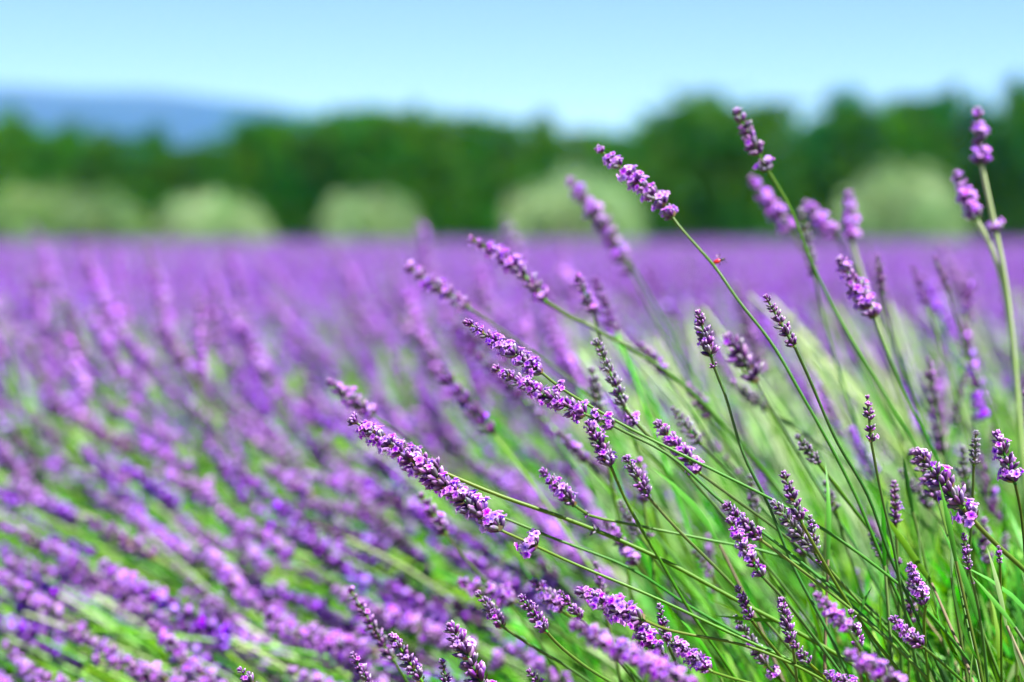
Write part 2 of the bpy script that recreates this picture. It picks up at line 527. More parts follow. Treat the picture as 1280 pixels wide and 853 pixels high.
def S(label, tip, base, width, kind, D, stem, Dr=None, extra=(), **kw):
    """a sprig read off the photo: tip / base / stem in pixels, D the distance its sharpness implies"""
    Dr = D + .03 if Dr is None else Dr
    Dt = kw.pop("Dt", D)
    n = len(stem)
    pts = [at(x, y, D + (Dr - D) * (i + 1) / n) for i, (x, y) in enumerate(stem)]
    wm = 1.02 * width / FPX * D
    ex = [(at(x, y, D), s, *k) for (x, y, s, *k) in extra]
    return make_sprig(label, kw.pop("group", None), at(*tip, Dt), at(*base, D), pts, wm, kind, ex, **kw)

# ------------------------------------------------------------------ sprigs in and near the focus plane, read off the photo
G_SLIM = "slim budding sprigs in the green stems"
L_SLIM = "slim lavender sprig in tight dark bud among the bright green stems"
G_SAGE = "faded grey sprigs in the green stems"
L_SAGE = "faded grey-green lavender sprig past bloom among the green stems"
G_SOFT = "soft dark sprigs behind the sharp stems"
L_SOFT = "softly blurred dark violet bud sprig behind the sharp green stems"
G_LILAC = "soft lilac sprigs rising over the field"
L_LILAC = "softly blurred pale lilac sprig reaching up towards the dark hedge"

S("longest in-focus lavender spike, fully open lilac florets, one whorl apart below it", (437, 523), (628, 664), 37, "bloom", 1.06,
  [(668, 682), (700, 697), (820, 748), (920, 795), (1040, 850), (1130, 900)], extra=[(667, 681, .95)], sp=.42, curve=-.06)
S("open lavender sprig whose upper whorls show just above the longest spike", (500, 556), (548, 588), 28, "mid", 1.085,
  [(620, 618), (700, 646), (752, 666), (822, 697), (920, 750), (1000, 792), (1110, 860)], extra=[(752, 665, .65, "grey")], leaves=[(.62, 1, .8)], srad=.0012)
S("lavender sprig half hidden behind the longest spike, its lower whorls merging with it", (500, 575), (603, 637), 26, "bloom", 1.10,
  [(700, 676), (790, 712), (860, 757), (1000, 832), (1100, 880)])
S("upper of two crossed in-focus spikes, lilac florets over brown calyxes", (582, 402), (677, 466), 25, "bloom", 1.06,
  [(705, 488), (733, 505), (780, 532), (835, 560), (900, 592), (960, 622), (1010, 650), (1075, 693), (1160, 765), (1220, 840)], extra=[(707, 489, .8)], sp=.42)
S("lower of two crossed in-focus spikes, dark violet buds ending in open florets", (618, 460), (731, 518), 28, "mid", 1.05,
  [(755, 527), (781, 540), (830, 565), (905, 630), (985, 690), (1100, 790), (1170, 860)], extra=[(781, 540, .9), (733, 516, .9)], sp=.44, curve=.06)
S("tall lavender sprig against the dark hedge, the red insect on its stem", (748, 186), (832, 258), 27, "bloom", 1.14,
  [(842, 274), (880, 318), (893, 333), (920, 372), (965, 430), (1000, 490), (1060, 600), (1120, 740), (1170, 850)], Dr=1.1, extra=[(843, 274, .9)], sp=.55)
S("tall dark violet bud spike pointing up against the hedge top", (921, 140), (950, 196), 24, "dark", 1.21,
  [(958, 210), (985, 255), (1015, 330), (1050, 400), (1110, 500), (1180, 620)], extra=[(958, 209, 1.1, "half")], sp=.4)
S("small upright bud spike on a thin stem, its lowest whorl set apart", (873, 392), (889, 446), 22, "bud", 1.06,
  [(893, 460), (905, 490), (930, 570), (960, 630), (990, 705), (1040, 800)], extra=[(894, 461, .6, "bud")])
S("slim dark bud spike beside the long slanting stem that carries the insect", (957, 371), (994, 435), 19, "bud", 1.06,
  [(1010, 470), (1045, 550), (1085, 620), (1110, 690), (1150, 780), (1180, 850)], leaves=[(.62, -1, .5)])
S("plump blurred deep violet bud spike next to the small upright one", (912, 424), (945, 476), 33, "dark", 1.23,
  [(985, 545), (1030, 620), (1090, 720)], Dr=1.2, sp=.4)
S("fat violet spike with a few open florets leaning before the purple field", (1051, 326), (1092, 396), 29, "mid", 1.19,
  [(1098, 414), (1130, 490), (1165, 560), (1200, 640), (1240, 740)], sp=.42)
S("thin upright spike of sparse dark calyxes with bare stem showing between", (1084, 497), (1089, 552), 17, "bud", 1.06,
  [(1100, 610), (1118, 690), (1130, 760), (1150, 850)], sp=.7)
S("purple spike with open florets top and bottom at the bush edge", (1247, 546), (1269, 606), 33, "mid", 1.06,
  [(1276, 640), (1283, 720), (1287, 800), (1288, 880)], sp=.42)
S("thick half-open violet spike leaning over a brownish thick stem", (1148, 567), (1204, 636), 34, "bud", 1.055,
  [(1225, 660), (1250, 685), (1280, 712), (1310, 745), (1330, 800)], extra=[(1204, 634, 1.1, "full"), (1194, 628, 1.0, "half")], srad=.0013, sp=.4)
S("dim bud spike tucked behind the thick half-open violet spike", (1141, 565), (1173, 628), 22, "dark", 1.15,
  [(1178, 645), (1190, 690), (1205, 760), (1225, 853)], Dr=1.06)
S("little grey-green seed spike standing straight beside the half-open spike", (1220, 541), (1217, 583), 15, "grey", 1.1,
  [(1215, 640), (1211, 700), (1205, 800)])
S("small sparse violet bud spike low in the bush with a straight thin stem", (1204, 668), (1212, 714), 13, "bud", 1.06,
  [(1222, 755), (1230, 810), (1236, 870)], extra=[(1206, 712, .5)])
S("tiny bud spike on an upright hair-thin stem above the dry leaves", (1248, 684), (1250, 706), 9, "bud", 1.06, [(1251, 760), (1252, 860)], srad=.0007)
S("mauve upright spike of closed buds over a bluish-grey neighbour", (980, 592), (1002, 654), 20, "bud", 1.05,
  [(1025, 695), (1045, 730), (1085, 790), (1140, 860)], sp=.5)
S("bluish-grey violet spike under the mauve upright spike", (968, 630), (1012, 683), 26, "grey", 1.07,
  [(1035, 710), (1060, 738), (1120, 800)], sp=.45)
S("greyish bud spike with stray single buds down its stem", (1013, 647), (1020, 694), 17, "grey", 1.06,
  [(1028, 706), (1045, 728), (1080, 785), (1120, 850)], extra=[(1026, 702, .8, "bud"), (1037, 714, .6, "bud")], sp=.55)
S("upper of two crossed plum-coloured bud spikes", (908, 632), (952, 676), 21, "bud", 1.05, [(985, 700), (1030, 735), (1110, 800), (1170, 860)], sp=.45)
S("lower of two crossed plum spikes, deep violet towards its base", (913, 650), (954, 722), 25, "mid", 1.045,
  [(985, 755), (1020, 800), (1070, 870)], sp=.45, curve=.1)
S("purple half-open spike lying along two parallel green stems", (822, 530), (876, 593), 27, "mid", 1.1,
  [(920, 625), (975, 665), (1040, 720), (1130, 800)], sp=.42)
S("faded grey spike just above the purple one by the parallel stems", (842, 512), (876, 556), 20, "grey", 1.19, [(920, 600), (990, 680)], sp=.5)
S("small violet bud spike hanging over a long bent green stem", (735, 530), (764, 584), 22, "bud", 1.08,
  [(775, 610), (795, 650), (820, 692), (860, 760), (920, 850)], sp=.45)
S("small greyish-violet bud spike on a thin stem running down through the green", (783, 573), (811, 622), 20, "bud", 1.09,
  [(845, 660), (875, 690), (905, 720), (960, 780), (1020, 850)], sp=.45)
S("short half-open spike ending in a pale bare node on a flat stem", (679, 590), (721, 634), 24, "mid", 1.1,
  [(738, 645), (765, 651), (820, 662), (880, 674), (985, 699), (1080, 760)], extra=[(737, 644, .5, "grey")], sp=.45)
S("large pink-lilac open spike in focus low in the picture", (726, 740), (806, 776), 33, "bloom", 1.04,
  [(830, 786), (860, 793), (920, 804), (990, 830), (1060, 870)], sp=.42)
S("dark violet drooping spike under the large pink-lilac one", (786, 766), (829, 824), 29, "mid", 1.045, [(850, 848), (880, 890)], sp=.42)
S("slender bud spike crossing the tip of a dark drooping spike", (824, 757), (832, 800), 15, "bud", 1.05, [(845, 830), (860, 880)])
S("big out-of-focus pink spike nearest of all, low by the large open one", (715, 780), (868, 862), 36, "bloom", .905,
  [(930, 890), (1000, 930)], Dr=.95, sp=.42)
S("reddish-lilac open spike pointing along a horizontal green stem", (833, 797), (890, 840), 24, "mid", 1.04, [(930, 852), (1000, 868), (1080, 890)], sp=.45)
S(L_SLIM, (922, 735), (940, 776), 17, "bud", 1.05, [(950, 790), (975, 820), (1010, 870)], group=G_SLIM, sp=.5)
S("grey spike with one lilac floret at its lower end", (920, 772), (958, 832), 20, "grey", 1.11, [(985, 860), (1010, 890)], extra=[(956, 830, .9, "full")], sp=.45)
S("dark bud spike bending into a second short spike below", (976, 750), (990, 805), 19, "bud", 1.05, [(994, 830), (998, 880)], sp=.45)
S("short bud spike continuing below the bending dark one", (990, 803), (1012, 830), 16, "bud", 1.05, [(1035, 852), (1060, 880)], sp=.5)
S("soft pink-purple spike floating before the stems, out of focus", (1022, 745), (1062, 790), 25, "bloom", .965, [(1100, 850), (1130, 900)], Dr=1.0, sp=.42)
S("bud spike overlapped by the soft pink-purple one", (1063, 765), (1075, 812), 17, "bud", 1.05, [(1085, 850), (1095, 890)], sp=.5)
S("blurred lilac spike on a thick stem cut by the picture's lower edge", (1062, 818), (1130, 858), 33, "bloom", .925, [(1200, 862), (1290, 870)], Dr=1.0, sp=.42)
S("small violet spike with two open florets on a pale stalk", (1138, 708), (1157, 758), 22, "mid", 1.05, [(1155, 775), (1156, 800), (1162, 860)], sp=.5)
S("violet half-open spike at the end of a broad dark green leaf", (1116, 775), (1155, 810), 23, "mid", 1.04, [(1185, 835), (1230, 880)], sp=.45)
S("pink spike tip showing just above a horizontal stem", (1034, 842), (1075, 862), 20, "bloom", 1.03, [(1110, 880), (1150, 900)])
S("sharp dark spike with pale bud tips beside the broad one", (490, 795), (528, 853), 22, "bud", 1.05, [(548, 890), (580, 930)], sp=.5)
S("broad sharp violet spike with pale bud tips in the deep green", (565, 784), (603, 856), 33, "bud", 1.05, [(625, 890), (660, 940)], extra=[(590, 835, 1.0, "half")], sp=.42)
S(L_SLIM, (552, 826), (562, 866), 15, "bud", 1.05, [(575, 900), (590, 940)], group=G_SLIM)
S("dark red-violet bud spike just above a lilac spike and a grey-tipped one", (652, 747), (684, 791), 20, "bud", 1.06, [(700, 808), (730, 832), (790, 870)], sp=.45)
S("dark bud spike touching a pale lilac blurred one", (598, 742), (629, 784), 19, "bud", 1.1, [(660, 805), (700, 828), (760, 870)], sp=.45)
S("blurred lilac spike lying almost flat above the pale streak of stem", (578, 728), (648, 752), 30, "bloom", 1.25, [(700, 790), (780, 850)], sp=.45)
S("lilac spike side by side with a grey-tipped bud spike", (668, 728), (706, 766), 24, "mid", 1.15, [(740, 790), (800, 850)], sp=.45)
S("grey-tipped bud spike side by side with a lilac spike", (700, 741), (728, 776), 16, "bud", 1.09, [(760, 810), (800, 860)], sp=.5)
S("soft dark spike just under the longest in-focus spike", (527, 620), (558, 668), 22, "dark", 1.24, [(578, 695), (640, 760)], sp=.42)
S("blurred open spike with dark gaps, left of the curved one", (510, 334), (590, 388), 27, "bloom", 1.3, [(630, 415), (720, 480), (840, 600)], sp=.55)
S("curved blurred spike with lilac florets over brown calyxes", (586, 299), (683, 378), 25, "bloom", 1.25,
  [(710, 394), (770, 425), (840, 470), (930, 560), (1020, 680)], sp=.5, curve=-.3, srad=.0013)
S(L_SOFT, (722, 345), (742, 392), 19, "dark", 1.26, [(755, 440), (790, 540)], group=G_SOFT)
S("grey-green budded spike tapering upward between crossed stems, purple at its foot", (745, 425), (782, 512), 20, "grey", 1.12,
  [(800, 535), (830, 562), (900, 640), (1000, 760)], extra=[(773, 492, 1.1, "half"), (789, 516, 1.2, "half")], sp=.55)
S(L_LILAC, (712, 226), (768, 298), 26, "bloom", 1.5, [(800, 350), (860, 460), (950, 640)], group=G_LILAC, sp=.5)
S(L_LILAC, (745, 270), (790, 345), 27, "bloom", 1.55, [(820, 400), (880, 520), (960, 680)], group=G_LILAC, sp=.5)
S("pale-stemmed lilac spike standing straight and tallest against the trees", (1222, 140), (1227, 207), 27, "bloom", 1.3,
  [(1240, 268), (1255, 340), (1265, 420), (1275, 540), (1290, 700)], extra=[(1244, 288, .9)], pale=True, srad=.0015, sp=.45)
S("lilac spike joining the tall straight one on a pale stalk", (1196, 218), (1221, 276), 24, "bloom", 1.3, [(1238, 308), (1252, 350), (1266, 440), (1280, 600)], pale=True, srad=.0016, sp=.45)
S(L_LILAC, (940, 224), (990, 292), 26, "bloom", 1.45, [(1012, 330), (1060, 420), (1140, 580)], group=G_LILAC, sp=.45)
S(L_LILAC, (1008, 256), (1046, 298), 24, "bloom", 1.46, [(1070, 340), (1130, 460), (1200, 620)], group=G_LILAC, sp=.45)
S(L_LILAC, (1061, 243), (1064, 302), 23, "bloom", 1.46, [(1078, 350), (1108, 440), (1160, 600)], group=G_LILAC, pale=True, srad=.002, sp=.45)
S("greyish spent spike under the tall dark bud spike", (1000, 262), (1018, 345), 19, "grey", 1.34, [(1030, 400), (1060, 500), (1110, 640)], sp=.55)
S(L_SOFT, (1097, 320), (1104, 368), 13, "dark", 1.3, [(1115, 420), (1150, 520), (1200, 650)], group=G_SOFT)
S(L_SOFT, (1169, 322), (1186, 366), 12, "dark", 1.34, [(1205, 430), (1240, 520), (1280, 640)], group=G_SOFT)
S(L_SOFT, (1160, 448), (1168, 492), 12, "dark", 1.3, [(1180, 560), (1200, 680)], group=G_SOFT)
S(L_SOFT, (800, 431), (831, 466), 18, "dark", 1.3, [(860, 510), (930, 620)], group=G_SOFT)
S(L_SOFT, (861, 484), (886, 522), 20, "dark", 1.33, [(920, 570), (990, 680)], group=G_SOFT)
S("soft lilac and grey spike crossing behind the flat thick stem", (757, 652), (797, 706), 22, "mid", 1.2, [(830, 750), (900, 830)], sp=.45)
S(L_SAGE, (776, 628), (800, 672), 16, "grey", 1.2, [(830, 715), (900, 800)], group=G_SAGE)
S(L_SAGE, (1032, 604), (1046, 642), 17, "grey", 1.2, [(1060, 690), (1090, 780)], group=G_SAGE)
S(L_SAGE, (1088, 668), (1102, 698), 13, "grey", 1.14, [(1115, 740), (1140, 820)], group=G_SAGE)
S(L_SAGE, (938, 596), (945, 645), 16, "grey", 1.2, [(955, 700), (990, 790)], group=G_SAGE)
S(L_SAGE, (868, 690), (892, 722), 15, "grey", 1.22, [(920, 760), (980, 830)], group=G_SAGE)
S("blurred violet spike just above the longest in-focus spike", (413, 478), (470, 522), 25, "mid", 1.27, [(510, 550), (600, 640)], sp=.45)
S("sharp little bud tip poking up from the bottom edge under the flower bank", (301, 838), (330, 872), 20, "bud", 1.05, [(350, 900), (380, 940)])
S("dark stalked bud spike rising through a clump of lilac florets", (437, 736), (492, 826), 20, "dark", 1.16, [(520, 870), (560, 930)], sp=.5)
S(L_SLIM, (662, 840), (690, 880), 20, "bud", 1.05, [(710, 920), (730, 950)], group=G_SLIM)
S(L_SLIM, (441, 818), (466, 864), 17, "bud", 1.1, [(480, 900), (500, 940)], group=G_SLIM)
N_HERO = sum(1 for o in col.objects if o.name.startswith("lavender_sprig"))
# ------------------------------------------------------------------ the slope of flowers, softly out of focus: single sprigs
def canopy(D):
    """height of the flower tops under the camera height, by distance"""
    return np.interp(D, [1.22, 1.38, 1.66, 2.25, 3.3, 4.5, 10, 40], [.29, .251, .185, .137, .111, .1, .105, .125])


def y_to_D(y):
    Ds = np.geomspace(1.25, 38, 200)
    ys = 290 + canopy(Ds) / Ds * FPX
    return np.interp(-y, -ys, Ds)


def image_lean(x, y):
    """angle of a sprig over the horizontal, leaning to -x"""
    a = np.interp(y, [280, 380, 470, 560, 853], [76, 64, 50, 36, 24])
    return math.radians(a)


BANK_LABELS = [
    ("%s lavender sprig at the foot of the blurred flower bank", "%s sprigs at the foot of the flower bank", 640, 900),
    ("%s lavender sprig halfway up the blurred flower bank", "%s sprigs halfway up the flower bank", 480, 640),
    ("%s lavender sprig on the crest of the flower bank before the far field", "%s sprigs on the crest of the flower bank", 200, 480),
]


def bank_sprig(px, py, D, kind, wd, Lsp, ang, label, group, pale=False):
    tip = np.array(at(px, py, D))
    a = ang
    yaw = random.uniform(-.5, .5)
    d = np.array([-math.cos(a) * math.cos(yaw), math.cos(a) * math.sin(yaw) , math.sin(a)])
    base = tip - d * Lsp
    Lst = random.uniform(.16, .26)
    p1 = base - d * Lst * .45 + np.array([0, 0, -.004])
    p2 = base - d * Lst * .9 + np.array([.0, 0, -.02 - .02 * random.random()])
    ex = []
    if random.random() < .45: ex = [(base - d * .016, .85)]
    make_sprig(label, group, tip, base, [p1, p2], wd, kind, ex, srad=.0011, pale=pale, sp=.5, curve=random.uniform(-.15, .15))


placed = []
n_bank = 0
tries = 0
while n_bank < 160 and tries < 20000:
    tries += 1
    x = random.uniform(-40, 700); y = random.uniform(276, 862)
    # the sharp sprigs keep their own background open
    if x > 430 + max(0, (y - 520)) * .15 and y > 520 and random.random() < .72: continue
    if y < 360 and random.random() < .5: continue
    gap = np.interp(y, [300, 500, 850], [26, 36, 42])
    if any((x - a) ** 2 + ((y - b) * 1.5) ** 2 < gap ** 2 for a, b in placed): continue
    placed.append((x, y))
    D = float(y_to_D(y)) * random.uniform(.93, 1.12)
    D = max(1.2, min(D, random.uniform(1.75, 3.0)))
    for lab, grp, y0, y1 in BANK_LABELS:
        if y0 <= y < y1: break
    ang = image_lean(x, y) + random.gauss(0, .2)
    kind = random.choices(["bloom", "mid", "dark"], [.62, .28, .10])[0]
    look = {"bloom": "fully open lilac", "mid": "half-open violet", "dark": "closed dark violet"}[kind]
    lab, grp = lab % look, grp % look
    bank_sprig(x, y, D, kind, random.uniform(.0115, .016), random.uniform(.04, .075), ang, lab, grp)
    n_bank += 1
for k in range(24):     # small ones scattered through the stems of the front bush
    x = random.uniform(690, 1290); y = random.uniform(430, 790)
    D = random.uniform(1.13, 1.5)
    kind = random.choice(["grey", "bud", "dark", "bud"])
    lab, grp = {"grey": ("small faded grey sprig deep among the fanned stems", "small grey sprigs among the fanned stems")}.get(kind, ("small soft violet bud sprig deep among the fanned stems", "small violet sprigs among the fanned stems"))
    bank_sprig(x, y, D, kind, random.uniform(.006, .0085), random.uniform(.016, .028), math.radians(random.uniform(45, 100) - (1290 - x) * .03), lab, grp)
for k in range(34):     # taller ones further back on the right
    x = random.uniform(700, 1300); y = random.uniform(300, 470) if k < 24 else random.uniform(470, 620)
    D = random.uniform(1.7, 3.2)
    bank_sprig(x, y, D, random.choice(["bloom", "bloom", "mid", "dark"]), random.uniform(.011, .015), random.uniform(.04, .07),
               math.radians(random.uniform(55, 95)), "hazy lilac sprig behind the fan of sharp stems", "hazy sprigs behind the fan of stems", pale=True)

# ------------------------------------------------------------------ the front bush with its leaves
bush = empty("lavender_bush", (.30, 1.22, 0))
tag(bush, "leafy green base of the lavender bush the sharp sprigs fan out from", "lavender bush")
BUSH = np.array([.30, 1.22, 0.0])
n_leaf = 0
for k in range(32):
    if k < 22:
        px, py = random.uniform(1010, 1300), random.uniform(690, 880); D = random.uniform(1.03, 1.2)
    else:
        px, py = random.uniform(880, 1290), random.uniform(640, 860); D = random.uniform(1.06, 1.3)
    top = np.array(at(px, py, D)); d = np.array([random.gauss(-.28, .25), random.gauss(0, .25), 1.0]); d /= np.linalg.norm(d)
    L = random.uniform(.05, .1)
    foot = top - d * L
    low = np.array([BUSH[0] + (foot[0] - BUSH[0]) * .6, BUSH[1] + (foot[1] - BUSH[1]) * .6, .05])
    cl = catmull([low, foot, top], 9)
    acc = Acc(); tubes(acc, (cl - BUSH)[None], np.linspace(1.8, .7, 9) * .001, 5, 0, np.array([random.random()]))
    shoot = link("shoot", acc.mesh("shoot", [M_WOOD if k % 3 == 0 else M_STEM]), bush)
    for j in range(9):
        f = .42 + .58 * j / 8
        i = min(8, int(f * 8)); p = cl[i] - BUSH
        a = j * math.pi / 2 * 1.02 + random.uniform(-.3, .3); th = math.radians(random.uniform(18, 55) * (1.1 - .5 * f))
        A = frame(d[None])[0]
        dl = A @ np.array([math.cos(a) * math.sin(th), math.sin(a) * math.sin(th), math.cos(th)])
        if dl[2] < 0: dl[2] *= -.3
        M = orient(dl, a + 1.57, random.uniform(.65, 1.15)); M.translation = Vector(p)
        r = random.random()
        link("leaf", random.choice(LEAVES_DRY if r < .02 else LEAVES_SAGE if r < .3 else LEAVES), shoot, mat=M)
        n_leaf += 1

# ------------------------------------------------------------------ everything nobody could count
def tpl_leaf(L, wd, mat):
    acc = Acc()
    acc.add([(-wd * .3, 0, 0), (wd * .3, 0, 0), (-wd * .5, L * .06, L * .5), (wd * .5, L * .06, L * .5), (0, L * .2, L)],
            [(0, 1, 3), (0, 3, 2), (2, 3, 4)], mat, [0, 0, .5, .5, 1], 0)
    return acc.arrays()


def scatter_leaves(acc, tpl, pos, lean, spread, smin, smax):
    n = len(pos)
    d = np.stack([rng.normal(lean, spread, n), rng.normal(0, spread, n), np.ones(n)], 1)
    R = spin(frame(d), rng.uniform(0, 6.28, n)) * rng.uniform(smin, smax, n)[:, None, None]
    acc.scatter(tpl, R, pos, rng.random(n))


# leaves under the flowers
fol = Acc()
def mound(x, y):
    return .20 + .05 * np.sin(x * 5.1 + 1.3 + .8 * np.sin(y * 2.2)) * np.sin(y * 4.3) + .03 * np.sin(x * 13 + y * 9)
def zone(n, y0, y1, k, m, power=1.0):
    y = y0 + (y1 - y0) * rng.random(n) ** power
    x = rng.uniform(-1, 1, n) * (k * y + m)
    return x, y
x, y = zone(26000, 1.25, 3.2, .24, .3)
keep = mound(x, y) > .12
x, y = x[keep], y[keep]
near = y < 2.9 + .35 * rng.normal(0, 1, len(y))
z = mound(x, y) * rng.uniform(.35, 1.1, len(x)) + np.where(x > .1, .03, 0)
pos = np.stack([x, y, z], 1)
scatter_leaves(fol, tpl_leaf(.055, .0035, 0), pos[near], -.5, .5, .7, 1.4)
scatter_leaves(fol, tpl_leaf(.055, .0045, 1), pos[~near], -.35, .45, .7, 1.4)
# leaves of the front bush, too many to pick apart
x = rng.normal(.27, .12, 11000); y = rng.normal(1.3, .13, 11000)
ok = (y > 1.02)
x, y = x[ok], y[ok]
zt = .37 - .9 * np.hypot((x - .30) * .9, (y - 1.3)) ** 1.3
z = np.clip(zt, .05, 1) * rng.uniform(.5, 1.0, len(x))
bl = Acc()
cent = np.stack([x, y, z], 1) - BUSH
nb = len(x)
scatter_leaves(bl, tpl_leaf(.05, .0032, 0), cent[:int(nb * .74)], -.25, .45, .6, 1.3)
scatter_leaves(bl, tpl_leaf(.045, .003, 1), cent[int(nb * .74):int(nb * .97)], -.25, .5, .6, 1.2)
scatter_leaves(bl, tpl_leaf(.035, .003, 2), cent[int(nb * .97):], -.2, .8, .6, 1.2)
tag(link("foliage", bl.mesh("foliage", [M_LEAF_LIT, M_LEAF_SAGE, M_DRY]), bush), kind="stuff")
# further back: tufts
x, y = zone(30000, 3.0, 12, .24, .6, .8)
z = (mound(x, y) + .06) * rng.uniform(.5, 1.15, len(x))
scatter_leaves(fol, tpl_leaf(.09, .009, 1), np.stack([x, y, z], 1), -.2, .45, .7, 1.4)
x, y = zone(16000, 11.5, 40, .24, 1.5)
z = .18 * rng.uniform(.5, 1.2, len(x))
scatter_leaves(fol, tpl_leaf(.16, .03, 1), np.stack([x, y, z], 1), -.1, .4, .8, 1.4)
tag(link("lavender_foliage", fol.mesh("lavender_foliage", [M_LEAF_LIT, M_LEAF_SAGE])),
    "narrow grey-green lavender leaves filling the rows under the flowers", "foliage", kind="stuff")


# flowers of the field: low-detail spikes
def tpl_spike(nw, nc, corolla_part):
    """unit spike: +Z length 1, radius about .11"""
    acc = Acc()
    for k in range(nw):
        u = (k + .3) / nw
        rad = .115 * (1 - .45 * max(0, u - .4) / .6)
        for i in range(nc):
            a = i * 2 * math.pi / nc + k * .7 + random.uniform(-.25, .25)
            c, s = math.cos(a), math.sin(a)
            zz = u + random.uniform(-.03, .03)
            isf = random.random() < corolla_part
            R = rad * random.uniform(.8, 1.15)
            wd = R * (.55 if isf else .3)
            up = .09 if isf else .13
            def P(r, v, z): return (c * r - s * v, s * r + c * v, z)
            acc.add([P(.02, 0, zz - .03), P(R * .7, -wd, zz + up * .5), P(R * .7, wd, zz + up * .5), P(R, 0, zz + up)],
                    [(0, 1, 2), (1, 3, 2), (0, 3, 1), (0, 2, 3)], 2 if isf else 1, [0, .5, .5, 1], random.random())
    return acc.arrays()


def field(acc, x, y, dz, Lmin, Lmax, tpls, seg, sides, stemrad, lean, stem_L, stem_mat):
    n = len(x)
    D = y
    tip = np.stack([x, y, HC - canopy(D) + dz], 1)
    d = np.stack([-np.cos(lean), rng.normal(0, .25, n), np.sin(lean)], 1); d /= np.linalg.norm(d, axis=1, keepdims=True)
    L = rng.uniform(Lmin, Lmax, n)
    base = tip - d * L[:, None]
    R = spin(frame(d), rng.uniform(0, 6.28, n))
    which = rng.integers(0, len(tpls), n)
    r = rng.random(n)
    fat = rng.uniform(.85, 1.2, n)
    for k, tp in enumerate(tpls):
        s = which == k
        Rs = R[s] * L[s][:, None, None]
        Rs = Rs * np.stack([fat[s], fat[s], np.ones(s.sum())], 1)[:, None, :]
        acc.scatter(tp, Rs, base[s], r[s])
    if seg:
        sl = rng.uniform(*stem_L, n)
        root = base - d * sl[:, None] * .8; root[:, 2] -= sl * .35
        ctrl = base - d * sl[:, None] * .5
        u = np.linspace(0, 1, seg + 1)[None, :, None]
        P = (1 - u) ** 2 * root[:, None] + 2 * u * (1 - u) * ctrl[:, None] + u * u * base[:, None]
        m0 = r < stem_mat
        for s, m in ((m0, 0), (~m0, 3)):
            if s.sum(): tubes(acc, P[s], stemrad, sides, m, r[s])


fl = Acc()
T_near = [tpl_spike(8, 7, .62) for _ in range(5)] + [tpl_spike(8, 6, .15)]
T_mid = [tpl_spike(5, 4, .75) for _ in range(4)] + [tpl_spike(5, 4, .2)]
T_far = [tpl_spike(3, 3, .8) for _ in range(4)]
# near: fills between the single sprigs
x, y = zone(720, 1.45, 3.4, .23, .25)
ypx = 290 + canopy(y) / y * FPX
lean = np.radians(np.interp(ypx, [280, 380, 470, 560, 853], [76, 64, 50, 36, 24]) + rng.normal(0, 9, len(x)))
sel = (x < -.02 + .05 * (y - 1.2)) | (y > 1.9)
field(fl, x[sel], y[sel], rng.normal(-.022, .025, sel.sum()), .035, .07, T_near, 6, 4, .001, lean[sel], (.15, .3), .88)
# bare green stems crossing below
n = 2300
x, y = zone(n, 1.16, 2.3, .22, .12)
zt = HC - canopy(y) - rng.uniform(.02, .12, n) + np.where(x > .1, .05, 0)
a = np.radians(rng.normal(34, 11, n) + np.clip(x * 110, -12, 32))
d = np.stack([-np.cos(a), rng.normal(0, .2, n), np.sin(a)], 1)
tip = np.stack([x, y, zt], 1); root = tip - d * rng.uniform(.14, .3, n)[:, None]; root[:, 2] = np.maximum(root[:, 2] - .05, .05)
ctrl = (tip + root) / 2 + np.array([0, 0, .02])
u = np.linspace(0, 1, 7)[None, :, None]
P = (1 - u) ** 2 * root[:, None] + 2 * u * (1 - u) * ctrl[:, None] + u * u * tip[:, None]
pick_ = rng.random(n) < .8
tubes(fl, P[pick_], np.linspace(1.1, .8, 7) * .001, 4, 0, rng.random(pick_.sum()))
tubes(fl, P[~pick_], np.linspace(1.1, .8, 7) * .0012, 4, 3, rng.random((~pick_).sum()))
# soft sprigs filling the gaps behind the sharp stems
n = 340
Dd = rng.uniform(1.36, 2.6, n); px_ = rng.uniform(520, 1950, n); py_ = np.interp(rng.random(n), [0, .45, 1], [330, 500, 800])
tip = np.stack([(px_ - 640) / FPX * Dd, Dd, HC - (py_ - 290) / FPX * Dd], 1)
a = np.radians(np.interp(px_, [520, 900, 1330], [34, 50, 82]) + np.interp(py_, [340, 800], [14, -6]) + rng.normal(0, 9, n))
d = np.stack([-np.cos(a), rng.normal(0, .2, n), np.sin(a)], 1); d /= np.linalg.norm(d, axis=1, keepdims=True)
L = rng.uniform(.022, .055, n); base = tip - d * L[:, None]
wh = rng.integers(0, len(T_near), n); rr = rng.random(n); R_ = spin(frame(d), rng.uniform(0, 6.28, n))
T_bud = [tpl_spike(7, 6, .1), tpl_spike(7, 6, .3)]
for k in range(6):
    s_ = wh == k
    R3 = R_[s_] * L[s_][:, None, None] * np.array([1.15, 1.15, 1])[None, None, :]
    fl.scatter(T_bud[k % 2] if k < 4 else T_near[k - 4], R3, base[s_], rr[s_])
root = base - d * rng.uniform(.14, .24, n)[:, None]; root[:, 2] = np.maximum(root[:, 2] - .04, .06)
ctrl = base - d * .09
P = (1 - u) ** 2 * root[:, None] + 2 * u * (1 - u) * ctrl[:, None] + u * u * base[:, None]
tubes(fl, P, np.linspace(1.1, .8, 7) * .0009, 4, 0, rr)
